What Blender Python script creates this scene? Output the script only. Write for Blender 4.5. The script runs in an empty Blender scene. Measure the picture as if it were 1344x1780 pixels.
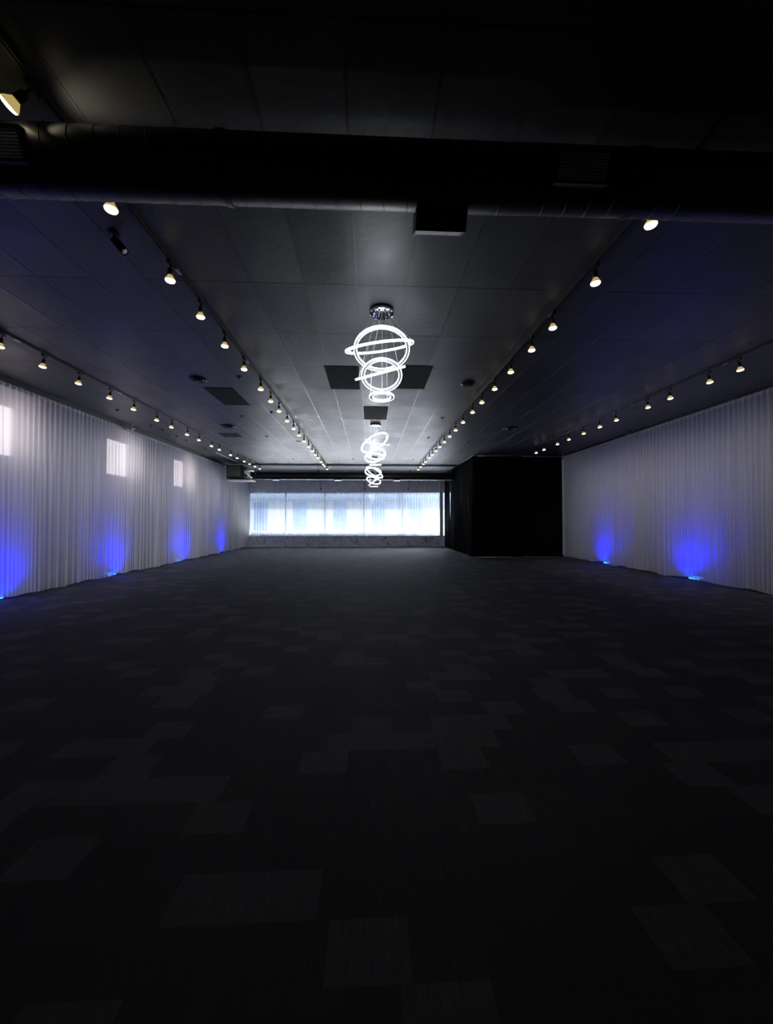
import bpy, bmesh, math, random
from mathutils import Vector, Matrix, Euler
from math import sin, cos, pi, radians
random.seed(7)
scene = bpy.context.scene
COL = scene.collection

# ------------------------------------------------------------------ camera
CAM_H = 1.55
F = 670.0
cam_d = bpy.data.cameras.new('camera'); cam = bpy.data.objects.new('camera', cam_d); COL.objects.link(cam)
cam.location = (0, 0, CAM_H)
cam.rotation_euler = Euler((radians(90 + 1.28), 0, radians(-2.48)), 'XYZ')
cam_d.sensor_fit = 'VERTICAL'; cam_d.sensor_height = 24.0; cam_d.sensor_width = 24.0
cam_d.lens = 24.0 * F / 1780.0
cam_d.clip_start = 0.05; cam_d.clip_end = 300
scene.camera = cam

# ------------------------------------------------------------------ view and world
scene.view_settings.view_transform = 'Standard'
scene.view_settings.look = 'None'
scene.view_settings.gamma = 1.0
scene.view_settings.exposure = 0.0
scene.view_settings.use_curve_mapping = False
world = bpy.data.worlds.new('world'); scene.world = world; world.use_nodes = True
wb = world.node_tree.nodes['Background']
wb.inputs[0].default_value = (0.50, 0.68, 1.0, 1); wb.inputs[1].default_value = 0.95

def lamp(name, kind, loc, power, color, rot=None, **kw):
    d = bpy.data.lights.new(name, kind); d.energy = power; d.color = color
    for k, v in kw.items(): setattr(d, k, v)
    o = bpy.data.objects.new(name, d); COL.objects.link(o); o.location = loc
    if rot: o.rotation_euler = rot
    return o
def aim(o, target):
    o.rotation_euler = (Vector(target) - o.location).to_track_quat('-Z', 'Y').to_euler()

# room dimensions
XL, XR = -7.10, 8.33          # curtain planes
WL, WR = -7.55, 8.85          # walls behind the curtains
H = CAM_H + 2.80              # ceiling
YF = 22.8                     # face of the low marble wall
YB = -6.0
ZS, ZT = 0.66, 3.25           # window ledge and head

# daylight arriving at the street window: open sky above the street, sunlit pavement below, plus an added side fill
sky_l = lamp('sky_daylight', 'AREA', (-1.2, 27.5, 6.2), 1500, (0.72, 0.83, 1.0), shape='RECTANGLE', size=14, size_y=5)
aim(sky_l, (-1.2, 22.0, 1.5))
pave_l = lamp('pavement_daylight', 'AREA', (-1.2, 24.6, 0.02), 2500, (0.90, 0.94, 1.0), shape='RECTANGLE', size=11, size_y=1.6)
aim(pave_l, (-1.2, 18.5, H))
fill_l = lamp('left_curtain_fill', 'AREA', (6.8, 28.3, 3.1), 3200, (0.74, 0.82, 1.0), shape='RECTANGLE', size=4, size_y=3)  # added fill lamp, brightens the far end of the left curtain
aim(fill_l, (-7.0, 21.0, 2.2))

# ------------------------------------------------------------------ helpers
def link(o, parent=None):
    COL.objects.link(o)
    if parent is not None: o.parent = parent
    return o
def obj(name, bm, mat=None, parent=None, smooth=False, loc=None):
    me = bpy.data.meshes.new(name); bmesh.ops.recalc_face_normals(bm, faces=bm.faces[:]) if bm.faces else None
    bm.to_mesh(me); bm.free()
    if smooth:
        for p in me.polygons: p.use_smooth = True
    if mat: me.materials.append(mat)
    o = bpy.data.objects.new(name, me); link(o, parent)
    if loc: o.location = loc
    return o
def tag(o, label=None, cat=None, group=None, kind=None):
    if label: o['label'] = label
    if cat: o['category'] = cat
    if group: o['group'] = group
    if kind: o['kind'] = kind
    return o
def empty(name, loc, rot=(0, 0, 0)):
    o = bpy.data.objects.new(name, None); o.empty_display_size = 0.1
    COL.objects.link(o); o.location = loc; o.rotation_euler = rot
    return o
def copy_tree(o, parent=None):
    c = o.copy(); COL.objects.link(c); c.parent = parent
    for ch in list(o.children): copy_tree(ch, c)
    return c
def B(): return bmesh.new()
def box(bm, x0, x1, y0, y1, z0, z1, bevel=0, M=None):
    r = bmesh.ops.create_cube(bm, size=1.0)
    vs = r['verts']
    for v in vs:
        v.co = Vector(((x0 + x1) / 2 + v.co.x * (x1 - x0), (y0 + y1) / 2 + v.co.y * (y1 - y0), (z0 + z1) / 2 + v.co.z * (z1 - z0)))
    if bevel:
        es = list({e for v in vs for e in v.link_edges})
        rr = bmesh.ops.bevel(bm, geom=es, offset=bevel, segments=2, affect='EDGES')
        vs = list({v for f in rr['faces'] for v in f.verts} | {v for v in vs if v.is_valid})
    if M is not None:
        for v in vs:
            if v.is_valid: v.co = M @ v.co
    return bm
def tube(bm, pts, r, n=8, cap=True, closed=False):
    pts = [Vector(p) for p in pts]; rings = []
    rr = r if isinstance(r, (list, tuple)) else [r] * len(pts)
    N = len(pts); up = None
    for i, p in enumerate(pts):
        if closed: t = (pts[(i + 1) % N] - pts[i - 1]).normalized()
        else: t = (pts[min(i + 1, N - 1)] - pts[max(i - 1, 0)]).normalized()
        if up is None:
            up = Vector((0, 0, 1)) if abs(t.z) < 0.9 else Vector((1, 0, 0))
        a = t.cross(up).normalized(); b = a.cross(t).normalized(); up = b
        rings.append([bm.verts.new(p + a * rr[i] * cos(2 * pi * k / n) + b * rr[i] * sin(2 * pi * k / n)) for k in range(n)])
    for i in range(N if closed else N - 1):
        r0, r1 = rings[i], rings[(i + 1) % N]
        for k in range(n): bm.faces.new((r0[k], r0[(k + 1) % n], r1[(k + 1) % n], r1[k]))
    if cap and not closed:
        bm.faces.new(rings[0][::-1]); bm.faces.new(rings[-1])
    return bm
def lathe(bm, prof, n=16, M=None):
    """profile of (r, z) revolved around z"""
    rings = []
    for r, z in prof:
        if r < 1e-5: rings.append([bm.verts.new((0, 0, z))])
        else: rings.append([bm.verts.new((r * cos(2 * pi * k / n), r * sin(2 * pi * k / n), z)) for k in range(n)])
    for a, b in zip(rings, rings[1:]):
        for k in range(n):
            k2 = (k + 1) % n
            if len(a) == 1 and len(b) == 1: continue
            if len(a) == 1: bm.faces.new((a[0], b[k], b[k2]))
            elif len(b) == 1: bm.faces.new((a[k], a[k2], b[0]))
            else: bm.faces.new((a[k], a[k2], b[k2], b[k]))
    if M is not None:
        for rg in rings:
            for v in rg: v.co = M @ v.co
    return bm
def band(bm, R, w, h, n=72, M=None, wob=0.0):
    """flat hoop: radius R, radial thickness w, height h"""
    cs = [(-w / 2, -h / 2), (w / 2, -h / 2), (w / 2, h / 2), (-w / 2, h / 2)]
    rings = []
    for k in range(n):
        a = 2 * pi * k / n; q = wob * (1 if k % 2 else -1)
        rings.append([bm.verts.new(((R + x + q) * cos(a), (R + x + q) * sin(a), z)) for x, z in cs])
    for k in range(n):
        r0, r1 = rings[k], rings[(k + 1) % n]
        for j in range(4): bm.faces.new((r0[j], r0[(j + 1) % 4], r1[(j + 1) % 4], r1[j]))
    if M is not None:
        for rg in rings:
            for v in rg: v.co = M @ v.co
    return bm

# ------------------------------------------------------------------ materials
def mat(name, color=(0.5, 0.5, 0.5), rough=0.6, metal=0.0, spec=0.5, noise=None, emit=None, strength=0):
    m = bpy.data.materials.new(name); m.use_nodes = True
    nt = m.node_tree; b = nt.nodes['Principled BSDF']
    b.inputs['Base Color'].default_value = (*color, 1); b.inputs['Roughness'].default_value = rough
    b.inputs['Metallic'].default_value = metal; b.inputs['Specular IOR Level'].default_value = spec
    if emit:
        b.inputs['Emission Color'].default_value = (*emit, 1); b.inputs['Emission Strength'].default_value = strength
    if noise:
        sc, amt = noise
        tc = nt.nodes.new('ShaderNodeTexCoord'); n = nt.nodes.new('ShaderNodeTexNoise'); n.inputs['Scale'].default_value = sc
        n.inputs['Detail'].default_value = 4
        nt.links.new(tc.outputs['Object'], n.inputs['Vector'])
        r = nt.nodes.new('ShaderNodeValToRGB')
        r.color_ramp.elements[0].position = 0.3; r.color_ramp.elements[1].position = 0.7
        r.color_ramp.elements[0].color = (*[c * (1 - amt) for c in color], 1)
        r.color_ramp.elements[1].color = (*[min(1, c * (1 + amt)) for c in color], 1)
        nt.links.new(n.outputs['Fac'], r.inputs['Fac']); nt.links.new(r.outputs['Color'], b.inputs['Base Color'])
    return m
def mth(nt, op, a, b=None, c=None):
    n = nt.nodes.new('ShaderNodeMath'); n.operation = op
    for i, v in enumerate((a, b, c)):
        if v is None: continue
        if isinstance(v, (int, float)): n.inputs[i].default_value = v
        else: nt.links.new(v, n.inputs[i])
    return n.outputs[0]
def mixc(nt, fac, a, b, mode='MIX'):
    n = nt.nodes.new('ShaderNodeMix'); n.data_type = 'RGBA'; n.blend_type = mode
    for s, v in ((0, fac), (6, a), (7, b)):
        if isinstance(v, (int, float)): n.inputs[s].default_value = v
        elif isinstance(v, tuple): n.inputs[s].default_value = (*v, 1) if len(v) == 3 else v
        else: nt.links.new(v, n.inputs[s])
    return n.outputs[2]

def sheer(name, color, transp, transl):
    m = bpy.data.materials.new(name); m.use_nodes = True; nt = m.node_tree
    nt.nodes.remove(nt.nodes['Principled BSDF']); out = nt.nodes['Material Output']
    tc = nt.nodes.new('ShaderNodeTexCoord'); mp = nt.nodes.new('ShaderNodeMapping'); mp.inputs['Scale'].default_value = (14, 14, 0.4)
    n = nt.nodes.new('ShaderNodeTexNoise'); n.inputs['Scale'].default_value = 1.0; n.inputs['Detail'].default_value = 3
    nt.links.new(tc.outputs['Object'], mp.inputs[0]); nt.links.new(mp.outputs[0], n.inputs['Vector'])
    c = mixc(nt, n.outputs['Fac'], tuple(x * 0.86 for x in color), tuple(min(1, x * 1.08) for x in color))
    d = nt.nodes.new('ShaderNodeBsdfDiffuse'); t = nt.nodes.new('ShaderNodeBsdfTranslucent'); tr = nt.nodes.new('ShaderNodeBsdfTransparent')
    nt.links.new(c, d.inputs['Color']); nt.links.new(c, t.inputs['Color'])
    m1 = nt.nodes.new('ShaderNodeMixShader'); m1.inputs[0].default_value = transl
    nt.links.new(d.outputs[0], m1.inputs[1]); nt.links.new(t.outputs[0], m1.inputs[2])
    m2 = nt.nodes.new('ShaderNodeMixShader')
    # fabric gets denser where it turns away from the eye (seen through more thread)
    lw = nt.nodes.new('ShaderNodeLayerWeight'); lw.inputs['Blend'].default_value = 0.35
    dens = mth(nt, 'MULTIPLY', mth(nt, 'SUBTRACT', 1.0, lw.outputs['Facing']), transp)
    nt.links.new(dens, m2.inputs[0]); nt.links.new(m1.outputs[0], m2.inputs[1]); nt.links.new(tr.outputs[0], m2.inputs[2])
    nt.links.new(m2.outputs[0], out.inputs['Surface'])
    return m

M_sheer = sheer('white_voile', (0.78, 0.77, 0.78), 0.22, 0.45)
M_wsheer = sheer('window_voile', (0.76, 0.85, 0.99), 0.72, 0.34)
M_velvet = mat('black_velvet', (0.006, 0.006, 0.007), 0.95, spec=0.1, noise=(30, 0.3))
M_hem = mat('hem_tape', (0.7, 0.7, 0.72), 0.8, noise=(40, 0.05))
M_wall = mat('white_painted_wall', (0.62, 0.61, 0.60), 0.8, noise=(3, 0.04))
M_rear = mat('dark_wall', (0.02, 0.02, 0.022), 0.8, noise=(3, 0.1))
M_bulk = mat('grey_bulkhead', (0.84, 0.86, 0.90), 0.7, noise=(4, 0.08))
M_black = mat('black_metal', (0.010, 0.010, 0.011), 0.45, 0.0, noise=(20, 0.2))
M_duct = mat('black_duct_paint', (0.012, 0.012, 0.014), 0.42, 0.0, spec=0.55, noise=(12, 0.3))
M_seam = mat('duct_seam', (0.03, 0.03, 0.032), 0.35, 0.6, noise=(20, 0.2))
M_grille = mat('grille_metal', (0.75, 0.75, 0.75), 0.5, 0.3, noise=(25, 0.2))
M_chrome = mat('chrome', (0.75, 0.76, 0.80), 0.08, 1.0, noise=(8, 0.05))
M_wire = mat('steel_wire', (0.8, 0.8, 0.8), 0.35, 0.6, noise=(50, 0.05))
M_track = mat('track_metal', (0.10, 0.10, 0.105), 0.35, 0.7, noise=(15, 0.2))
M_hvac = mat('hvac_grey_metal', (0.12, 0.13, 0.12), 0.5, 0.2, noise=(10, 0.2))
M_tray = mat('pale_metal', (0.55, 0.57, 0.62), 0.4, 0.3, noise=(10, 0.1))
M_dark = mat('dark_tile', (0.018, 0.018, 0.017), 0.85, spec=0.15, noise=(60, 0.5))
M_cam = mat('white_plastic', (0.7, 0.7, 0.7), 0.35, noise=(20, 0.04))
M_lens = mat('dark_lens', (0.01, 0.01, 0.012), 0.1, noise=(20, 0.1))
M_ring = mat('crystal_led', (0.9, 0.9, 0.95), 0.2, emit=(0.92, 0.95, 1.0), strength=2.6)
def sparkle(m, lo, hi):
    nt = m.node_tree; b = nt.nodes['Principled BSDF']; tc = nt.nodes.new('ShaderNodeTexCoord')
    v = nt.nodes.new('ShaderNodeTexVoronoi'); v.inputs['Scale'].default_value = 55; nt.links.new(tc.outputs['Object'], v.inputs['Vector'])
    r = nt.nodes.new('ShaderNodeMapRange'); r.inputs['From Min'].default_value = .1; r.inputs['From Max'].default_value = .7
    r.inputs['To Min'].default_value = hi; r.inputs['To Max'].default_value = lo
    nt.links.new(v.outputs['Distance'], r.inputs['Value']); nt.links.new(r.outputs[0], b.inputs['Emission Strength'])
sparkle(M_ring, 1.2, 4.6)
M_ringf = mat('ring_frame', (0.55, 0.54, 0.62), 0.2, 0.8, noise=(30, 0.1), emit=None)
M_bulb = mat('warm_bulb', (0.9, 0.8, 0.5), 0.3, emit=(1.0, 0.88, 0.58), strength=7.0)
M_neck = mat('bulb_glass_neck', (0.5, 0.4, 0.15), 0.25, emit=(1.0, 0.72, 0.25), strength=0.45)
M_blue = mat('blue_led', (0.1, 0.2, 0.9), 0.3, emit=(0.02, 0.22, 1.0), strength=6.0)
M_up = mat('uplight_case', (0.02, 0.02, 0.025), 0.4, noise=(20, 0.1))

def glass_mat():
    m = bpy.data.materials.new('window_glass'); m.use_nodes = True; nt = m.node_tree
    nt.nodes.remove(nt.nodes['Principled BSDF']); out = nt.nodes['Material Output']
    tr = nt.nodes.new('ShaderNodeBsdfTransparent'); g = nt.nodes.new('ShaderNodeBsdfGlossy'); g.inputs['Roughness'].default_value = 0.02
    fr = nt.nodes.new('ShaderNodeFresnel'); fr.inputs['IOR'].default_value = 1.3
    mx = nt.nodes.new('ShaderNodeMixShader'); nt.links.new(fr.outputs[0], mx.inputs[0])
    nt.links.new(tr.outputs[0], mx.inputs[1]); nt.links.new(g.outputs[0], mx.inputs[2]); nt.links.new(mx.outputs[0], out.inputs['Surface'])
    return m
M_glass = glass_mat()

def lit_window_mat():
    m = mat('frosted_pane', (0.8, 0.8, 0.8), 0.4)
    nt = m.node_tree; b = nt.nodes['Principled BSDF']
    tc = nt.nodes.new('ShaderNodeTexCoord'); n = nt.nodes.new('ShaderNodeTexNoise'); n.inputs['Scale'].default_value = 1.1
    nt.links.new(tc.outputs['Object'], n.inputs['Vector'])
    c = mixc(nt, n.outputs['Fac'], (1.0, 0.80, 0.70), (0.82, 0.84, 1.0))
    nt.links.new(c, b.inputs['Emission Color']); b.inputs['Emission Strength'].default_value = 2.6
    return m
M_pane = lit_window_mat()

def carpet_mat():
    m = mat('carpet_tile', (0.03, 0.03, 0.03), 0.85, spec=0.28); nt = m.node_tree; b = nt.nodes['Principled BSDF']
    tc = nt.nodes.new('ShaderNodeTexCoord'); sp = nt.nodes.new('ShaderNodeSeparateXYZ'); nt.links.new(tc.outputs['Object'], sp.inputs[0])
    def cells(wx, wy, seed, stagger):
        row = mth(nt, 'FLOOR', mth(nt, 'DIVIDE', sp.outputs['Y'], wy))
        sh = nt.nodes.new('ShaderNodeTexWhiteNoise'); sh.noise_dimensions = '1D'; nt.links.new(mth(nt, 'ADD', row, seed), sh.inputs['W'])
        xx = mth(nt, 'ADD', mth(nt, 'DIVIDE', sp.outputs['X'], wx), mth(nt, 'MULTIPLY', sh.outputs['Value'], stagger))
        cx = mth(nt, 'FLOOR', xx)
        cb = nt.nodes.new('ShaderNodeCombineXYZ'); nt.links.new(cx, cb.inputs[0]); nt.links.new(row, cb.inputs[1]); cb.inputs[2].default_value = seed
        wn = nt.nodes.new('ShaderNodeTexWhiteNoise'); nt.links.new(cb.outputs[0], wn.inputs['Vector'])
        return wn.outputs['Value']
    a = cells(0.30, 0.22, 3.0, 1.0); c2 = cells(0.50, 0.50, 9.0, 0.0); c3 = cells(0.25, 0.25, 21.0, 1.0)
    hi = mth(nt, 'GREATER_THAN', a, 0.75); hi3 = mth(nt, 'GREATER_THAN', c3, 0.78)
    mp = nt.nodes.new('ShaderNodeMapping'); mp.inputs['Scale'].default_value = (110, 9, 1); nt.links.new(tc.outputs['Object'], mp.inputs[0])
    n = nt.nodes.new('ShaderNodeTexNoise'); n.inputs['Scale'].default_value = 1; n.inputs['Detail'].default_value = 3; nt.links.new(mp.outputs[0], n.inputs['Vector'])
    v = mth(nt, 'ADD', 0.60, mth(nt, 'MULTIPLY', hi, 0.58))
    v = mth(nt, 'ADD', v, mth(nt, 'MULTIPLY', hi3, 0.10))
    v = mth(nt, 'ADD', v, mth(nt, 'MULTIPLY', c2, 0.12))
    v = mth(nt, 'MULTIPLY', v, mth(nt, 'ADD', 0.35, mth(nt, 'MULTIPLY', n.outputs['Fac'], 1.3)))
    col = nt.nodes.new('ShaderNodeVectorMath'); col.operation = 'SCALE'; col.inputs[0].default_value = (0.058, 0.055, 0.057)
    nt.links.new(v, col.inputs['Scale']); nt.links.new(col.outputs[0], b.inputs['Base Color'])
    bp = nt.nodes.new('ShaderNodeBump'); bp.inputs['Strength'].default_value = 0.4; bp.inputs['Distance'].default_value = 0.003
    nt.links.new(n.outputs['Fac'], bp.inputs['Height']); nt.links.new(bp.outputs[0], b.inputs['Normal'])
    return m
M_carpet = carpet_mat()

GX, GY, TW, TD = -0.16, 4.52, 0.61, 1.22       # ceiling grid phase and tile size
def ceiling_mat():
    m = mat('painted_ceiling_tile', (0.05, 0.05, 0.05), 0.45); nt = m.node_tree; b = nt.nodes['Principled BSDF']
    tc = nt.nodes.new('ShaderNodeTexCoord'); sp = nt.nodes.new('ShaderNodeSeparateXYZ'); nt.links.new(tc.outputs['Object'], sp.inputs[0])
    u = mth(nt, 'DIVIDE', mth(nt, 'SUBTRACT', sp.outputs['X'], GX), TW); v = mth(nt, 'DIVIDE', mth(nt, 'SUBTRACT', sp.outputs['Y'], GY), TD)
    cb = nt.nodes.new('ShaderNodeCombineXYZ'); nt.links.new(mth(nt, 'FLOOR', u), cb.inputs[0]); nt.links.new(mth(nt, 'FLOOR', v), cb.inputs[1])
    wn = nt.nodes.new('ShaderNodeTexWhiteNoise'); nt.links.new(cb.outputs[0], wn.inputs['Vector'])
    fv = mth(nt, 'FRACT', v)
    gap = mth(nt, 'MULTIPLY', mth(nt, 'LESS_THAN', fv, 0.018), mth(nt, 'GREATER_THAN', wn.outputs['Value'], 0.12))
    n = nt.nodes.new('ShaderNodeTexNoise'); n.inputs['Scale'].default_value = 2.2; n.inputs['Detail'].default_value = 6
    nt.links.new(tc.outputs['Object'], n.inputs['Vector'])
    val = mth(nt, 'MULTIPLY', mth(nt, 'ADD', 0.80, mth(nt, 'MULTIPLY', wn.outputs['Value'], 0.35)), mth(nt, 'ADD', 0.75, mth(nt, 'MULTIPLY', n.outputs['Fac'], 0.5)))
    sc = nt.nodes.new('ShaderNodeVectorMath'); sc.operation = 'SCALE'; sc.inputs[0].default_value = (0.075, 0.077, 0.080)
    nt.links.new(val, sc.inputs['Scale'])
    nt.links.new(mixc(nt, gap, sc.outputs[0], (0.004, 0.004, 0.004)), b.inputs['Base Color'])
    nt.links.new(mth(nt, 'ADD', 0.30, mth(nt, 'MULTIPLY', n.outputs['Fac'], 0.28)), b.inputs['Roughness'])
    # each lay-in tile sits very slightly out of level
    off = nt.nodes.new('ShaderNodeVectorMath'); off.operation = 'SUBTRACT'; nt.links.new(wn.outputs['Color'], off.inputs[0]); off.inputs[1].default_value = (0.5, 0.5, 0.5)
    s2 = nt.nodes.new('ShaderNodeVectorMath'); s2.operation = 'SCALE'; nt.links.new(off.outputs[0], s2.inputs[0]); s2.inputs['Scale'].default_value = 0.035
    ge = nt.nodes.new('ShaderNodeNewGeometry'); ad = nt.nodes.new('ShaderNodeVectorMath'); ad.operation = 'ADD'
    bp = nt.nodes.new('ShaderNodeBump'); bp.inputs['Strength'].default_value = 0.25; bp.inputs['Distance'].default_value = 0.01
    n2 = nt.nodes.new('ShaderNodeTexNoise'); n2.inputs['Scale'].default_value = 14; n2.inputs['Detail'].default_value = 4; nt.links.new(tc.outputs['Object'], n2.inputs['Vector'])
    nt.links.new(n2.outputs['Fac'], bp.inputs['Height'])
    nt.links.new(bp.outputs[0], ad.inputs[0]); nt.links.new(s2.outputs[0], ad.inputs[1])
    nm = nt.nodes.new('ShaderNodeVectorMath'); nm.operation = 'NORMALIZE'; nt.links.new(ad.outputs[0], nm.inputs[0])
    nt.links.new(nm.outputs[0], b.inputs['Normal'])
    return m
M_ceil = ceiling_mat()
M_tbar = mat('tee_bar', (0.085, 0.085, 0.088), 0.30, spec=0.6, noise=(6, 0.25))

def marble_mat():
    m = mat('grey_marble', (0.5, 0.5, 0.52), 0.3); nt = m.node_tree; b = nt.nodes['Principled BSDF']
    tc = nt.nodes.new('ShaderNodeTexCoord')
    n = nt.nodes.new('ShaderNodeTexNoise'); n.inputs['Scale'].default_value = 1.3; n.inputs['Detail'].default_value = 8; n.inputs['Distortion'].default_value = 2.0
    nt.links.new(tc.outputs['Object'], n.inputs['Vector'])
    r = nt.nodes.new('ShaderNodeValToRGB'); e = r.color_ramp.elements
    e[0].position = 0.475; e[0].color = (0.80, 0.81, 0.85, 1); e[1].position = 0.50; e[1].color = (0.12, 0.12, 0.14, 1)
    x = e.new(0.515); x.color = (0.82, 0.83, 0.87, 1)
    nt.links.new(n.outputs['Fac'], r.inputs['Fac']); nt.links.new(r.outputs['Color'], b.inputs['Base Color'])
    return m
M_marble = marble_mat()

# ------------------------------------------------------------------ room shell
def struct(name, bm, m, parent=None, **kw):
    o = obj(name, bm, m, parent, **kw)
    if parent is None: o['kind'] = 'structure'
    return o
bm = B(); box(bm, WL - .2, WR + .2, YB - .2, YF + 0.75, -0.12, 0.0); struct('floor', bm, M_carpet)
bm = B(); box(bm, WL - .2, WR + .2, YB - .2, YF + 0.75, H, H + 0.15); struct('ceiling', bm, M_ceil)
bm = B(); box(bm, WR, WR + .2, YB, YF + .75, 0, H); struct('wall_right', bm, M_wall)
bm = B(); box(bm, WL - .2, WR + .2, YB - .2, YB, 0, H); struct('wall_rear', bm, M_rear)
# left wall with three high windows
WINS = [(7.5, 8.50), (11.30, 12.35), (15.08, 15.98)]
WZ0, WZ1 = 2.86, 3.96
bm = B()
box(bm, WL - .2, WL, YB, YF + .75, 0, WZ0); box(bm, WL - .2, WL, YB, YF + .75, WZ1, H)
ys = [YB] + [v for w in WINS for v in w] + [YF + .75]
for a, b_ in zip(ys[0::2], ys[1::2]): box(bm, WL - .2, WL, a, b_, WZ0, WZ1)
struct('wall_left', bm, M_wall)
for i, (a, b_) in enumerate(WINS):
    bm = B(); t = 0.04
    box(bm, WL - .10, WL + .02, a, a + t, WZ0, WZ1); box(bm, WL - .10, WL + .02, b_ - t, b_, WZ0, WZ1)
    box(bm, WL - .10, WL + .02, a + t, b_ - t, WZ0, WZ0 + t); box(bm, WL - .10, WL + .02, a + t, b_ - t, WZ1 - t, WZ1)
    w = struct('window_%d' % (i + 2), bm, M_wall)
    bm = B(); box(bm, WL - .06, WL - .05, a + t, b_ - t, WZ0 + t, WZ1 - t); obj('pane', bm, M_pane, w)

# street-side wall: bulkhead above, low marble wall below, glazing between
WX0, WX1 = -7.12, 7.6
bm = B()
box(bm, WL, WR, YF + .30, YF + .5, ZT, H)                       # bulkhead
box(bm, WL, WX0, YF + .30, YF + .5, 0, ZT); box(bm, WX1, WR, YF + .30, YF + .5, 0, ZT)
box(bm, WL, WR, YF + .10, YF + .30, ZT - .02, H)
struct('wall_far', bm, M_bulk)
bm = B(); box(bm, WL, WR, YF, YF + .5, 0, ZS - .04); wl = struct('trim_1', bm, M_marble)
bm = B(); box(bm, WL, WR, YF - .03, YF + .5, ZS - .04, ZS, bevel=.008); struct('ledge', bm, M_marble, wl)
bm = B()
YG = YF + .42
xs = [WX0, -5.0, -2.68, -0.36, 1.96, 4.28, 5.9, WX1]
for x in xs: box(bm, x - .035, x + .035, YG - .05, YG + .05, ZS, ZT)
for a, b_ in zip(xs, xs[1:]):
    box(bm, a + .035, b_ - .035, YG - .04, YG + .04, ZS, ZS + .06); box(bm, a + .035, b_ - .035, YG - .04, YG + .04, ZT - .07, ZT)
w1 = struct('window_1', bm, mat('aluminium_frame', (0.35, 0.36, 0.38), 0.4, 0.6, noise=(10, .1)))
for a, b_ in zip(xs, xs[1:]):
    bm = B(); box(bm, a + .035, b_ - .035, YG - .004, YG + .004, ZS + .06, ZT - .07); obj('pane', bm, M_glass, w1)

# ceiling tee bars running towards the window
bm = B(); k = 0
x = GX - TW * 12
while x < WR:
    if x > WL: box(bm, x - .008, x + .008, YB, YF + .1, H - .004, H)
    x += TW
struct('trim_2', bm, M_tbar)
# ------------------------------------------------------------------ outside
bm = B(); box(bm, -60, 60, YF + .75, 90, -0.15, -0.03); struct('ground', bm, mat('pavement', (0.45, 0.45, 0.44), 0.9, noise=(1, .1)))
bd = empty('street_building', (-1, 52, -0.03))
M_fac = mat('pale_render', (0.72, 0.72, 0.72), 0.9, noise=(.5, .05)); M_gl2 = mat('blue_glazing', (0.26, 0.38, 0.60), 0.3, noise=(.7, .3))
bm = B(); box(bm, -34, 34, 0, 8, 0, 4.3); obj('wall', bm, M_fac, bd)
bm = B(); box(bm, -34.5, 34.5, -1.4, 8.2, 4.3, 4.7); obj('roof', bm, mat('roof_edge', (0.25, 0.3, 0.4), 0.8, noise=(1, .1)), bd)
for xc in (-13.5, -8.3, -3.0, 2.2, 7.2, 12.5):
    bm = B(); box(bm, xc - .9, xc + .9, -.06, .05, 0.3, 4.0); f = obj('window', bm, M_gl2, bd)
tag(bd, 'pale street building glimpsed through the sheer curtains of the big window', 'building')
sun = lamp('sun', 'SUN', (0, 30, 20), 3.0, (1.0, 0.97, 0.92), angle=radians(0.6))
sun.rotation_euler = Euler((radians(52), 0, radians(25)), 'XYZ')

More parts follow.
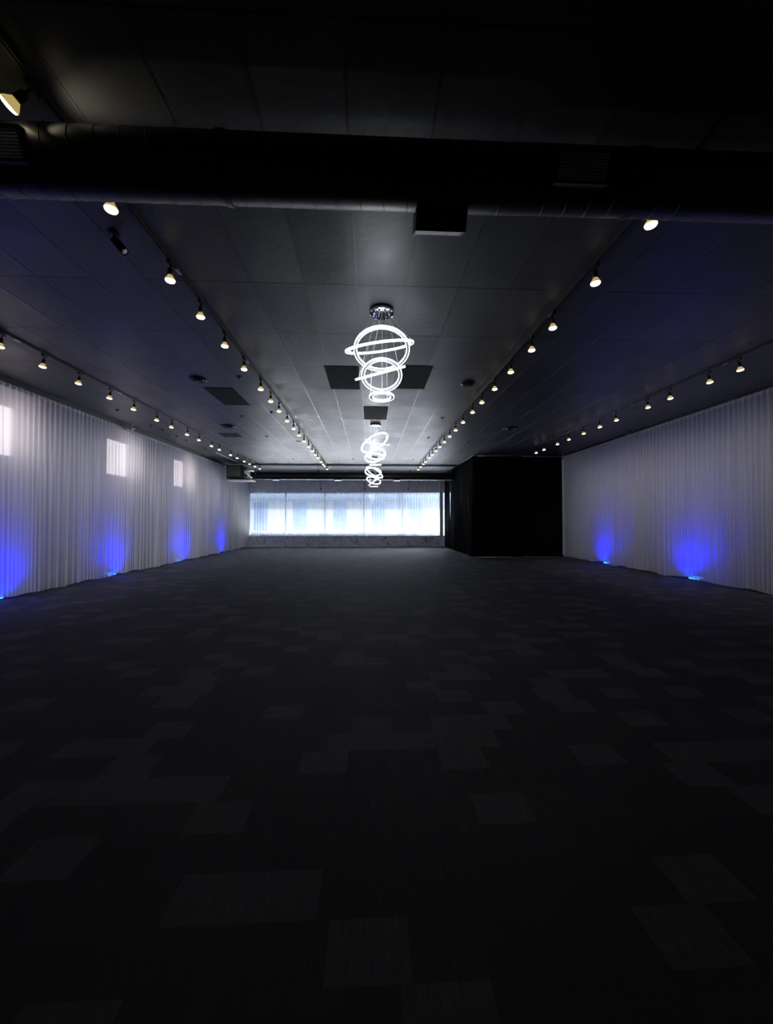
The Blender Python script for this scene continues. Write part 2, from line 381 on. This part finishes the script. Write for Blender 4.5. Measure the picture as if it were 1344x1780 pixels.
# ------------------------------------------------------------------ curtains
def noise1(s, seed):
    r = random.Random(seed); o = 0
    for k in range(5):
        o += r.uniform(.4, 1) * sin(s * r.uniform(.6, 4.5) + r.uniform(0, 6.28))
    return o / 2.2
def curtain(name, length, z0, z1, m, seed, lam_top=.14, lam_bot=.26, amp_top=.018, amp_bot=.055, ds=.018, rows=18, billow=.04, lift=None, header=True, straight=False, hem=.025):
    """curtain in its own frame: runs along +x, folds along y, hangs from z1 to z0"""
    bm = B(); n = int(length / ds); grid = []
    for j in range(rows + 1):
        t = j / rows; z = z1 + (z0 - z1) * t; row = []
        for i in range(n + 1):
            s = length * i / n
            ph = 1.6 * noise1(s, seed)
            top = sin(2 * pi * s / lam_top + .5 * ph); top = math.copysign(abs(top) ** .7, top)
            w1 = sin(2 * pi * s / lam_bot + 3.4 * ph); w2 = sin(2 * pi * s / (lam_bot * .39) + 2.6 * ph)
            bot = (1.1 - 2.0 * abs(w1) ** .75) * (.55 + .5 * noise1(s * 1.3, seed + 1)) + .30 * (1 - 2 * abs(w2) ** .6)
            q = min(1, t * 1.5) ; q = q * q * (3 - 2 * q)
            y = amp_top * top * (1 - q) + (amp_bot * (.5 + .5 * t)) * bot * q + amp_top * .5 * top * q * (1 - t)
            y += billow * t * noise1(s * .55 + 3, seed + 2)
            if straight: y = (.75 + .25 * t) * (amp_bot * sin(2 * pi * s / lam_top + .8 * ph) * (.75 + .3 * noise1(s * 1.7, seed + 8)) + .2 * amp_bot * sin(4.7 * pi * s / lam_top + 2 * ph)) + billow * noise1(s * .55, seed)
            edge = min(1, s / .06, (length - s) / .06)
            zz = z
            if t > .9:
                zz = z + (t - .9) * 10 * hem * (1 + noise1(s * 2.1, seed + 5))
                if lift:
                    for (ls, lw, lh) in lift: zz += (t - .9) * 10 * lh * math.exp(-((s - ls) / lw) ** 2)
            row.append(bm.verts.new((s, y * edge, zz)))
        grid.append(row)
    for j in range(rows):
        for i in range(n): bm.faces.new((grid[j][i], grid[j][i + 1], grid[j + 1][i + 1], grid[j + 1][i]))
    o = obj(name, bm, m, None, smooth=True)
    if header:
        bm = B(); hh = .07; prev = None
        for i in range(0, n + 1, 2):
            s = length * i / n; ph = 1.6 * noise1(s, seed); top = sin(2 * pi * s / lam_top + .5 * ph); top = math.copysign(abs(top) ** .7, top)
            y = amp_top * top * min(1, s / .06, (length - s) / .06)
            a = bm.verts.new((s, y - .003, z1 + .002)); b_ = bm.verts.new((s, y - .003, z1 - hh))
            if prev: bm.faces.new((prev[0], a, b_, prev[1]))
            prev = (a, b_)
        obj('header_tape', bm, M_hem, o, smooth=True)
    return o
# left side: each panel runs away from the camera
UPL = [7.79, 11.16, 14.95, 18.8]; UPR = [9.73, 13.45]
left = [(3.3, 6.6, 'white sheer curtain panel nearest the camera on the left wall'),
        (6.6, 9.8, 'white sheer left curtain glowing over the nearest left blue uplight'),
        (9.8, 13.1, 'white sheer left curtain with the big square glow of the middle high window'),
        (13.1, 17.1, 'white sheer left curtain with the narrow glow of the farthest high window'),
        (17.1, 22.85, 'white sheer left curtain ending at the far corner under the ventilation unit')]
for i, (a, b_, lab) in enumerate(left):
    lift = [(u - a, .22, .045) for u in UPL if a < u < b_]
    c = curtain('sheer_curtain', b_ - a, 0.012, CAM_H + 2.69, M_sheer, 11 + i * 7, lift=lift)
    c.location = (XL, a, 0); c.rotation_euler = (0, 0, radians(90))
    tag(c, lab, 'curtain', 'white sheer curtains along the side walls')
right = [(3.3, 8.3, 'white sheer curtain panel nearest the camera on the right wall'),
         (8.3, 12.0, 'white sheer right curtain glowing over the nearer right blue uplight'),
         (12.0, 16.2, 'white sheer right curtain glowing over the farther right uplight beside the black drapes')]
for i, (a, b_, lab) in enumerate(right):
    lift = [(b_ - u, .22, .045) for u in UPR if a < u < b_]
    c = curtain('sheer_curtain', b_ - a, 0.012, CAM_H + 2.76, M_sheer, 61 + i * 7, lift=lift)
    c.location = (XR, b_, 0); c.rotation_euler = (0, 0, radians(-90))
    tag(c, lab, 'curtain', 'white sheer curtains along the side walls')
# curtain rails
def rail(name, p0, p1, r, m, lab, cat='curtain rail'):
    bm = B(); tube(bm, [p0, p1], r, 8); o = obj(name, bm, m, None, smooth=False); tag(o, lab, cat); return o
bm = B(); box(bm, XL - .02, XL + .02, 3.3, YF - .02, CAM_H + 2.695, H - .001); tag(obj('curtain_rail', bm, M_black), 'dark rail on the ceiling over the left sheer curtains', 'curtain rail')
bm = B(); box(bm, XR - .02, XR + .02, 3.3, 16.15, CAM_H + 2.765, H - .001); tag(obj('curtain_rail', bm, M_black), 'dark rail on the ceiling over the right sheer curtains', 'curtain rail')
# window curtains, five panels of pleated voile
ww = [(-7.08, -5.0), (-5.0, -2.68), (-2.68, -0.36), (-0.36, 1.96), (1.96, 4.16), (4.40, 7.5)]
wl_ = ['leftmost sheer panel of the big far window, in the corner', 'second sheer panel from the left across the far window',
       'third sheer panel from the left across the far window', 'sheer panel of the far window behind the lowest chandelier',
       'rightmost full sheer panel of the far window beside the white jamb', 'sheer panel of the far window glimpsed through the black drape gap']
for i, (a, b_) in enumerate(ww):
    c = curtain('window_curtain', b_ - a, ZS + .01, ZT - .036, M_wsheer, 101 + i * 3, lam_top=.165, amp_bot=.035, rows=6, billow=.012, straight=True, header=False)
    c.location = (a, YF + .20, 0)
    tag(c, wl_[i], 'curtain', 'sheer curtains over the far window')
bm = B(); box(bm, WX0, WX1, YF + .17, YF + .23, ZT - .03, ZT - .021); tag(obj('curtain_rail', bm, M_tray), 'pale rail across the head of the far window', 'curtain rail')
# pale jamb at the right end of the visible window
bm = B(); box(bm, 4.17, 4.36, YF - .02, YF + .098, ZS, H); struct('trim_3', bm, M_wall)

# black drapes enclosing the booth
BX, BY = 4.43, 16.2
def black(name, p0, p1, seed, lab, amp=.05):
    p0 = Vector(p0); p1 = Vector(p1); L = (p1 - p0).length
    c = curtain(name, L, 0.002, H - .0365, M_velvet, seed, lam_top=.20, lam_bot=.30, amp_top=.025, amp_bot=amp, billow=.05, header=False, rows=14, hem=.003)
    c.location = (p0.x, p0.y, 0); c.rotation_euler = (0, 0, math.atan2(p1.y - p0.y, p1.x - p0.x))
    tag(c, lab, 'curtain', 'black drapes around the booth'); return c
black('black_drape', (BX, YF - .1), (BX, 21.22), 201, 'narrow black drape next to the far window, beyond the lit gap', .07)
black('black_drape', (BX, 20.95), (BX, BY + .05), 207, 'long black velvet drape running from the gap to the booth corner', .07)
black('black_drape', (BX - .035, BY + .03), (6.55, BY + .03), 213, 'left half of the black drapes facing the camera', .04)
black('black_drape', (6.40, BY + .16), (XR - .02, BY + .10), 219, 'right half of the black drapes facing the camera, beside the white curtain', .04)
rt = empty('curtain_rail', (0, 0, 0)); tag(rt, 'black rail with a row of pale hooks over the black drapes', 'curtain rail')
bm = B(); box(bm, BX - .02, XR - .04, BY + .01, BY + .05, H - .034, H - .001); box(bm, BX - .02, BX + .02, BY + .051, YF - .05, H - .034, H - .001); obj('rail', bm, M_black, rt)
for i in range(34):
    bm = B(); lathe(bm, [(0, -.02), (.012, -.015), (.015, 0), (.012, .015), (0, .02)], 6, Matrix.Translation((BX + .08 + i * .085, BY - .0005, H - .018)) @ Matrix.Scale(.68, 4))
    obj('hook', bm, M_tray, rt)

# ------------------------------------------------------------------ blue uplights
def uplight(x, y, side, lab, power):
    """side = +1 : the curtain lies towards +x from the lamp"""
    t = empty('uplight', (x, y, 0)); tag(t, lab, 'uplight', 'blue uplights behind the sheer curtains')
    bm = B(); box(bm, -.075, .075, -.19, .19, .012, .075, bevel=.008); obj('housing', bm, M_up, t)
    for s in (-1, 1):
        bm = B(); box(bm, -.05, .05, s * .15 - .012, s * .15 + .012, 0, .012); obj('foot', bm, M_up, t)
    bm = B(); box(bm, -.055, .055, -.165, .165, .0755, .082); obj('lens', bm, M_blue, t)
    bm = B(); box(bm, side * .076, side * .080, -.165, .165, .022, .060) if side > 0 else box(bm, -.080, -.076, -.165, .165, .022, .060); obj('led_strip', bm, M_blue, t)
    l = lamp('uplight_beam', 'SPOT', (x - side * .02, y, .17), power, (0.0, 0.0, 1.0), spot_size=radians(150), spot_blend=1.0, shadow_soft_size=.14)
    aim(l, (x + side * .36, y, 1.25))
for y, lab, p in zip(UPL, ('blue uplight under the left curtain nearest the camera', 'blue uplight under the left curtain below the middle high window',
                     'blue uplight under the left curtain below the farthest high window', 'farthest blue uplight, under the left curtain near the far corner'), (165, 165, 165, 165)):
    uplight(XL - .20, y, 1, lab, p)
for y, lab in zip(UPR, ('blue uplight under the right curtain, nearer one', 'blue uplight under the right curtain, nearer the black drapes')):
    uplight(XR + .20, y, -1, lab, 160)

# ------------------------------------------------------------------ ceiling tracks and spotlights
TR = {   # distances of the heads along each track
 'left wall-side': (-5.44, [5.87, 6.61, 7.40, 8.26, 9.08, 10.05, 10.78, 11.69, 12.49, 13.47, 14.15, 15.29, 16.04, 16.94, 17.68, 18.5, 19.3], -1),
 'left inner': (-2.13, [2.485, 3.21, 4.15, 4.89, 5.70, 6.57, 7.57, 8.33, 9.08, 9.97, 10.81, 11.64, 12.53, 13.43, 14.28, 15.11, 15.8, 16.88, 17.6, 18.12, 19.3], 0),
 'right inner': (2.43, [3.18, 4.0, 4.97, 5.64, 6.5, 7.36, 8.22, 8.98, 9.91, 10.78, 11.6, 12.44, 13.26, 14.04, 14.87, 15.6, 16.68, 17.37, 18.31, 19.25], 0),
 'right wall-side': (6.29, [6.24, 6.83, 7.77, 8.42, 9.54, 10.25, 11.05, 11.9, 12.64, 13.64, 14.3], 1),
}
ORD = ['first', 'second', 'third', 'fourth', 'fifth', 'sixth', 'seventh', 'eighth', 'ninth', 'tenth', 'eleventh', 'twelfth', 'thirteenth',
       'fourteenth', 'fifteenth', 'sixteenth', 'seventeenth', 'eighteenth', 'nineteenth', 'twentieth', 'farthest']
def make_head():
    t = empty('track_spotlight', (0, 0, 0))                     # origin: where it clips to the track
    bm = B(); box(bm, -.018, .018, -.05, .05, -.035, 0, bevel=.004); obj('adapter', bm, M_black, t)
    bm = B(); tube(bm, [(0, 0, -.034), (0, 0, -.09)], .009, 8); obj('stem', bm, M_black, t, smooth=True)
    bm = B(); lathe(bm, [(.0, -.075), (.022, -.078), (.026, -.10), (.028, -.145), (.020, -.147), (0, -.147)], 16); obj('lamp_holder', bm, M_black, t, smooth=True)
    bm = B(); lathe(bm, [(0, -.1475), (.024, -.148), (.030, -.160), (.046, -.185), (.052, -.200), (.050, -.203)], 20); bl = obj('bulb', bm, M_neck, t, smooth=True)
    bm = B(); lathe(bm, [(.050, -.2035), (.045, -.214), (.03, -.221), (0, -.224)], 20); obj('bulb_face', bm, M_bulb, bl, smooth=True)
    return t
proto = make_head(); first = True
for (lx, ly) in ((-2.0, 2.52),):
    l = lamp('spotlight_spill', 'SPOT', (-2.10, 2.52, H - .25), 5.0, (1.0, 0.86, 0.62), spot_size=radians(95), spot_blend=1.0, shadow_soft_size=.04)
    aim(l, (-1.75, 2.72, H))
ZT_ = H - .032
for name, (xb, yl, side) in TR.items():
    x = xb - side * .02
    y0 = yl[0]; y1 = yl[-1]
    tr = empty('light_track', (x, y0 - .6 if side == 0 else y0 - 2.2, ZT_))
    L = (y1 + .35) - tr.location.y
    bm = B(); box(bm, -.0175, -.006, 0, L, 0, .031); box(bm, .006, .0175, 0, L, 0, .031); box(bm, -.006, .006, 0, L, .012, .031); obj('channel', bm, M_track, tr)
    bm = B(); box(bm, -.021, .021, L, L + .03, -.002, .031, bevel=.003); obj('end_cap', bm, M_black, tr)
    for q in range(1, int(L / 2.44) + 1):
        bm = B(); box(bm, -.0195, .0195, q * 2.44 - .05, q * 2.44 + .05, -.0035, -.0005); obj('joint_plate', bm, M_tray, tr)
    tag(tr, {'left wall-side': 'long black lighting track over the left curtains', 'left inner': 'long black lighting track left of the chandeliers',
             'right inner': 'long black lighting track right of the chandeliers', 'right wall-side': 'black lighting track over the right curtains'}[name], 'light track', 'ceiling lighting tracks')
    for i, yp in enumerate(yl):
        o = proto if first else copy_tree(proto); first = False
        Y = yp; o.location = (x, Y, ZT_ - .0045); o.rotation_euler = (0, 0, 0)
        if side: o.rotation_euler = (0, radians(-9 * side), 0)
        if name == 'left inner' and i == 0: o.rotation_euler = (0, radians(50), 0)
        word = ORD[i] if i < len(yl) - 1 else 'farthest'
        if word == 'farthest': lab = 'warm track spotlight, farthest one on the %s track' % name
        elif i == 0: lab = 'warm track spotlight, nearest one on the %s track' % name
        else: lab = 'warm track spotlight, %s from the near end of the %s track' % (word, name)
        tag(o, lab, 'spotlight', 'spotlights on the %s track' % name)
        if side:
            l = lamp('spotlight_beam', 'SPOT', (x + side * .04, Y, ZT_ - .25), 19 if Y > 7 else 9, (0.98, 0.97, 1.0), spot_size=radians(125), spot_blend=1.0, shadow_soft_size=.05)
            aim(l, (x + side * 1.9, Y, 1.3))

# ------------------------------------------------------------------ chandeliers
def chandelier(x, y, lab, rings, seed):
    t = empty('ring_chandelier', (x, y, H)); tag(t, lab, 'chandelier', 'crystal ring chandeliers down the middle of the ceiling')
    bm = B(); lathe(bm, [(0, 0), (.152, 0), (.155, -.01), (.155, -.055), (.150, -.06), (0, -.06)], 40); cp = obj('canopy', bm, M_black, t)
    bm = B(); lathe(bm, [(.1555, -.035), (.158, -.04), (.158, -.062), (.148, -.066), (0, -.066)], 40); obj('chrome_plate', bm, M_chrome, cp)
    rr = random.Random(seed)
    for k in range(9):
        a = 2 * pi * k / 9 + .2; q = .11
        bm = B(); lathe(bm, [(0, -.066), (.012, -.066), (.010, -.085), (0, -.088)], 8, Matrix.Translation((q * cos(a), q * sin(a), 0))); obj('cable_gland', bm, M_chrome, cp)
    for (R, dz, rot, dx) in rings:
        Mx = Matrix.Translation((dx, 0, dz)) @ Euler(rot, 'XYZ').to_matrix().to_4x4()
        bm = B(); band(bm, R - .018, .026, .020, 72, Mx); rg = obj('ring', bm, M_ringf, t)
        bm = B(); band(bm, R, .009, .028, 110, Mx, wob=.0022); obj('crystal_band', bm, M_ring, rg)
        bm = B(); band(bm, R - .036, .009, .024, 100, Mx, wob=.0018); obj('crystal_band', bm, M_ring, rg)
        a0 = rr.uniform(0, 2)
        for k in range(3):
            a = a0 + 2 * pi * k / 3; e = Mx @ Vector(((R - .012) * cos(a), (R - .012) * sin(a), .017))
            q = math.atan2(e.y, e.x); s = Vector((.10 * cos(q), .10 * sin(q), -.086))
            bm = B(); tube(bm, [s, e], .0016, 5); obj('suspension_wire', bm, M_wire, t)
    return t
D = radians
# ring: radius, drop below ceiling, rotation, sideways offset
chandelier(.155, 5.05, 'nearest and largest-looking crystal ring chandelier, hanging from a black and chrome canopy',
   [(.366, -.54, (D(-24), 0, 0), 0), (.452, -.505, (D(16.5), D(-8.5), 0), -.03), (.265, -.885, (D(-31), 0, 0), 0), (.335, -.85, (D(20.5), D(-16), 0), -.02), (.16, -1.167, (D(-3), 0, 0), 0)], 1)
chandelier(.16, 11.1, 'middle crystal ring chandelier with one steeply leaning upper ring',
   [(.44, -.55, (D(-16.5), D(-30), 0), -.02), (.365, -.575, (D(11.5), D(5.5), 0), .04), (.32, -.93, (D(-24), D(-18), 0), 0), (.265, -.945, (D(-9), D(8), 0), 0), (.168, -1.19, (D(6), 0, 0), 0)], 2)
chandelier(.177, 17.0, 'farthest crystal ring chandelier, its rings low in front of the far window',
   [(.42, -.67, (D(-12), D(31.6), 0), .03), (.365, -.65, (D(-24), D(5), 0), -.035), (.33, -1.03, (D(-20), D(16.6), 0), -.01), (.265, -1.09, (D(6), D(-37), 0), -.02), (.177, -1.295, (D(4), 0, 0), 0)], 3)
for (x, y, p) in ((.155, 5.05, 24), (.16, 11.1, 30), (.177, 17.0, 60)):
    lamp('chandelier_light', 'POINT', (x, y, H - .95), p, (0.88, 0.92, 1.0), shadow_soft_size=.22)

# ------------------------------------------------------------------ air ducts
def duct(name, Y, zc, r, x0, x1, yaw, lab, regs, elbow=None):
    t = empty(name, ((x0 + x1) / 2, Y, zc), (0, 0, yaw)); tag(t, lab, 'air duct')
    L = (x1 - x0) / 2
    def cen(x): 
        if elbow and x > elbow: return Vector((x, 0, -.0)) + Vector((0, 0.018, .022)) * min(1, (x - elbow) / .12)
        return Vector((x, 0, 0))
    pts = [cen(-L + 2 * L * k / 80) for k in range(81)]
    bm = B(); tube(bm, pts, r, 48); obj('pipe', bm, M_duct, t, smooth=True)
    # raised spiral seam
    turns = int(2 * L / .17); N = turns * 24; bm = B(); P = []
    for k in range(N + 1):
        a = 2 * pi * k / 24; xx = -L + 2 * L * k / N; c = cen(xx); P.append(c + Vector((0, (r + .001) * cos(a), (r + .001) * sin(a))))
    tube(bm, P, .0035, 5); obj('spiral_seam', bm, M_seam, t, smooth=True)
    for (rx, ang, w, h, bd_) in regs:
        # ang: direction of outward normal in the yz plane, from -y (towards camera) downwards
        R0 = Matrix.Translation((rx, 0, 0)) @ Matrix.Rotation(ang, 4, 'X')
        bm = B(); fr = .018; y0, y1 = -r - bd_, -r + .05
        box(bm, -w/2, w/2, y0, y1, h/2 - fr, h/2, M=R0); box(bm, -w/2, w/2, y0, y1, -h/2, -h/2 + fr, M=R0)
        box(bm, -w/2, -w/2 + fr, y0, y1, -h/2 + fr, h/2 - fr, M=R0); box(bm, w/2 - fr, w/2, y0, y1, -h/2 + fr, h/2 - fr, M=R0)
        box(bm, -w/2 + fr, w/2 - fr, -r - .004, y1, -h/2 + fr, h/2 - fr, M=R0)
        rg = obj('register', bm, M_black, t)
        for k in range(9):
            z = -h/2 + fr + (h - 2*fr) * (k + .5) / 9
            bm = B(); box(bm, -w/2 + fr, w/2 - fr, y0 + .004, y0 + .012, z - .0055, z + .0055, M=R0); obj('louver', bm, M_grille, rg)
        for k in range(14):
            xx = -w/2 + fr + (w - 2*fr) * (k + .5) / 14
            bm = B(); box(bm, xx - .002, xx + .002, y0 + .013, y0 + .018, -h/2 + fr, h/2 - fr, M=R0); obj('vane', bm, M_grille, rg)
    for k in range(int(2 * L / 3.0) + 1):
        xx = -L + .5 + k * 3.0
        if xx > L: break
        bm = B(); band(bm, r + .006, .008, .04, 48, Matrix.Translation(cen(xx)) @ Matrix.Rotation(pi / 2, 4, 'Y'))
        st = obj('strap', bm, M_black, t, smooth=False)
        bm = B(); g = H - zc - r
        if g > .02: tube(bm, [cen(xx) + Vector((0, 0, r + .008)), cen(xx) + Vector((0, 0, H - zc - .001))], .006, 6); obj('hanger_rod', bm, M_black, st)
    return t
duct('round_duct', 2.76, CAM_H + 2.52, .207, WL + .02, WR - .02, 0, 'large black round duct crossing the whole ceiling near the camera',
     [(.82, radians(20), .38, .20, .03), (-3.09, radians(20), .38, .20, .03), (-.12, radians(119), .38, .22, .13)], elbow=.42)
duct('round_duct', 20.1, CAM_H + 2.32, .21, -6.2, 4.38, 0, 'black round duct crossing in front of the far window below the ceiling',
     [(-3.93, radians(80), .36, .24, .03), (-.74, radians(80), .36, .24, .03), (2.32, radians(80), .36, .24, .03)])
for x, lab in ((-2.81, 'left'), (-.30, 'middle'), (2.24, 'right')):
    bm = B(); tube(bm, [(x, 21.2, CAM_H + 2.78), (x, 22.3, CAM_H + 1.83)], .022, 8); box(bm, x - .05, x + .05, 22.27, 22.33, CAM_H + 1.79, CAM_H + 1.85)
    tag(obj('brace_rod', bm, M_black), '%s of the three dark slanting rods before the far bulkhead' % lab, 'brace rod', 'slanting rods before the bulkhead')

# ------------------------------------------------------------------ ventilation unit in the far left corner
t = empty('ventilation_unit', (-6.5, 19.05, CAM_H + 1.95)); tag(t, 'boxy grey and black ventilation unit hanging in the far left corner', 'ventilation unit')
bm = B(); box(bm, -.36, .40, -.35, .45, .10, .72, bevel=.01); obj('housing', bm, M_black, t)
bm = B(); box(bm, -.32, .30, -.37, -.352, .16, .68, bevel=.004); obj('front_panel', bm, M_hvac, t)
bm = B(); box(bm, -.38, .80, -.40, .50, -.02, .02); obj('base_tray', bm, M_tray, t)
bm = B(); box(bm, -.38, .80, -.42, .52, .021, .045); obj('support_rail', bm, M_black, t)
bm = B(); tube(bm, [(.58, .5, .20), (.58, .2, .22), (.58, -.1, .24), (.58, -.3, .30), (.50, -.36, .36)], .03, 8); obj('pipe', bm, M_tray, t, smooth=True)
bm = B(); tube(bm, [(.70, .45, .52), (.68, .1, .50), (.60, -.2, .46), (.45, -.3, .42)], .035, 8); obj('pipe', bm, M_tray, t, smooth=True)
bm = B(); box(bm, .41, .55, -.2, .4, .10, .60, bevel=.01); obj('valve_box', bm, M_hvac, t)
for sx in (-.34, .78):
    bm = B(); tube(bm, [(sx, .46, .046), (sx, .46, .849)], .008, 6); obj('hanger_rod', bm, M_black, t)
bm = B(); box(bm, -6.32, -6.29, 16.0, 19.9, H - .03, H - .001); tag(obj('conduit', bm, M_tray), 'thin pale conduit on the ceiling leading to the ventilation unit', 'conduit')

# ------------------------------------------------------------------ dark panels in the ceiling grid
def panel(x0, x1, y0, y1, lab):
    bm = B(); box(bm, x0, x1, y0, y1, H - .006, H - .0005); t = obj('ceiling_panel', bm, M_dark); tag(t, lab, 'ceiling panel', 'dark panels set in the ceiling grid')
panel(-.83, -.21, 6.96, 8.17, 'dark ceiling panel just left of the nearest chandelier')
panel(.54, 1.15, 6.88, 8.09, 'dark ceiling panel just right of the nearest chandelier')
panel(-.16, .455, 9.39, 10.61, 'dark ceiling panel between the nearest and middle chandeliers')
panel(-3.51, -2.90, 8.21, 9.42, 'large dark ceiling panel between the two left lighting tracks')
panel(-4.86, -4.25, 12.49, 13.05, 'small dark ceiling panel beside the left wall-side track')

def diffuser(x, y, r, lab, broken=True):
    t = empty('air_diffuser', (x, y, H)); tag(t, lab, 'air diffuser')
    bm = B(); lathe(bm, [(r, -.001), (r, -.010), (r * .8, -.03), (r * .78, -.02), (r * .78, -.001)], 32); obj('outer_cone', bm, M_black, t, smooth=False)
    bm = B(); lathe(bm, [(r * .70, -.004), (r * .58, -.045), (r * .52, -.045), (r * .45, -.004)], 32); obj('inner_cone', bm, M_black, t)
    bm = B(); lathe(bm, [(0, -.05), (r * .30, -.052), (r * .34, -.045), (r * .2, -.004), (0, -.004)], 24); obj('centre_plate', bm, M_black, t)
CR = Matrix.Rotation(radians(-2.48), 3, 'Z') @ Matrix.Rotation(radians(1.28), 3, 'X')
def cp(px, py, z=2.8):
    d = CR @ Vector(((px - 672) / F, 1.0, (890 - py) / F)); return (d.x / d.z * z, d.y / d.z * z)
for (px, py, r, lab) in ((397, 741, .25, 'round black air diffuser beside the small dark panel on the left'), (344, 659, .17, 'faint round air diffuser on the near left ceiling'),
                    (813, 667, .14, 'small round air diffuser left of the right inner track'), (888, 744, .22, 'round black air diffuser in the dark ceiling over the black drapes')):
    x, y = cp(px, py); diffuser(x, y, r, lab)
# little sprinkler heads and slot marks
spk = [(416, 655, 'near the left inner track, close to the large dark panel'), (472, 716.5, 'left of the left inner track'), (420, 723, 'on the ceiling beyond the large dark panel'), (464, 758, 'beyond the round black diffuser'),
       (769, 726, 'right of the middle chandelier, between it and the right inner track'), (745, 760, 'close to the right inner track near its far end'), (814, 768, 'right of the right inner track above the black drapes'),
       (614, 797.5, 'at the far ceiling, left of the farthest chandelier'), (718, 798, 'at the far ceiling, near the end of the right inner track'), (510, 798, 'at the far ceiling, near the end of the left inner track'),
       (204, 712.6, 'over the left curtains, nearest of that row'), (263, 739, 'over the left curtains, second of that row'), (282.6, 747, 'over the left curtains, third of that row'),
       (307.5, 758, 'over the left curtains, fourth of that row'), (324, 765, 'over the left curtains, fifth of that row'), (356.7, 779.5, 'over the left curtains, farthest of that row')]
sp0 = None
for i, (px, py, lab) in enumerate(spk):
    x, y = cp(px, py)
    if sp0 is None:
        t = empty('sprinkler_head', (0, 0, 0))
        bm = B(); lathe(bm, [(0, -.001), (.055, -.001), (.055, -.006), (.02, -.012), (.014, -.03), (0, -.03)], 16); obj('escutcheon', bm, M_black, t)
        bm = B(); lathe(bm, [(0, -.042), (.03, -.044), (.03, -.047), (0, -.047)], 12); tube(bm, [(.012, 0, -.03), (.016, 0, -.044)], .002, 5); tube(bm, [(-.012, 0, -.03), (-.016, 0, -.044)], .002, 5); obj('deflector', bm, M_black, t)
        sp0 = t; o = t
    else: o = copy_tree(sp0)
    o.location = (x, y, H); tag(o, 'tiny dark sprinkler head ' + lab, 'sprinkler head', 'sprinkler heads on the ceiling')
for (px, py, lab) in ((519, 767, 'short black slot vent left of the left inner track at mid length'), (550, 805, 'short dark slot vent at the far ceiling by the left inner track')):
    x, y = cp(px, py); bm = B(); box(bm, x - .09, x + .09, y - .05, y + .05, H - .012, H - .001, bevel=.003); box(bm, x - .07, x + .07, y - .03, y + .03, H - .018, H - .0125); tag(obj('slot_vent', bm, M_black), lab, 'vent')

# ------------------------------------------------------------------ security cameras and the unlit spotlight
def seccam(x, y, z, side, lab):
    t = empty('security_camera', (x, y, z)); tag(t, lab, 'security camera', 'security cameras above the sheer curtains')
    M0 = Euler((radians(62), 0, radians(60 * side)), 'XYZ').to_matrix().to_4x4()
    bm = B(); lathe(bm, [(0, .1), (.045, .1), (.045, .09), (.015, .085), (.015, .0), (0, 0)], 16); obj('mount', bm, M_black if side < 0 else M_cam, t, smooth=True)
    bm = B(); lathe(bm, [(0, -.09), (.034, -.09), (.038, -.08), (.038, .09), (.03, .10), (0, .10)], 16, Matrix.Translation((0, 0, -.03)) @ M0); obj('camera_body', bm, M_cam, t, smooth=False)
    bm = B(); lathe(bm, [(0, .001), (.026, .001), (.026, .006), (0, .008)], 16, Matrix.Translation((0, 0, -.03)) @ M0 @ Matrix.Translation((0, 0, .10))); obj('lens', bm, M_lens, t)
seccam(-6.93, 11.51, H - .10, 1, 'small white security camera at the top of the left curtains')
seccam(8.15, 11.69, H - .10, -1, 'small security camera at the top of the right curtains')
x, y = cp(198, 437, 2.62)
t = empty('ceiling_spotlight', (x, y, H)); tag(t, 'unlit dark cylinder spotlight with pale lens on the near left ceiling', 'spotlight')
bm = B(); lathe(bm, [(0, -.001), (.05, -.001), (.05, -.02), (.012, -.025), (.012, -.06), (0, -.06)], 20); obj('base', bm, M_black, t)
M0 = Matrix.Translation((0, 0, -.06)) @ Euler((radians(4), radians(-40), 0)).to_matrix().to_4x4()
bm = B(); lathe(bm, [(0, .0), (.034, .0), (.038, -.01), (.040, -.15), (.036, -.155), (.034, -.14), (0, -.14)], 24, M0); obj('body', bm, M_black, t, smooth=False)
bm = B(); lathe(bm, [(0, -.1405), (.033, -.1405), (.030, -.148), (0, -.152)], 24, M0); obj('lens', bm, mat('frosted_lens', (.92, .93, .95), .4, noise=(10, .05)), t, smooth=True)

# access panel leaning on the marble wall
t = empty('access_panel', (1.87, YF - .025, .07)); tag(t, 'small pale square panel on the low marble wall below the window', 'panel')
bm = B(); box(bm, -.33, .33, 0, .022, 0, .48, bevel=.004); obj('board', bm, mat('pale_panel', (.88, .89, .92), .5, noise=(5, .03)), t)
bm = B(); tube(bm, [(-.22, -.003, .16), (-.1, -.003, .24), (.12, -.003, .29)], .006, 6); obj('handle', bm, M_black, t)
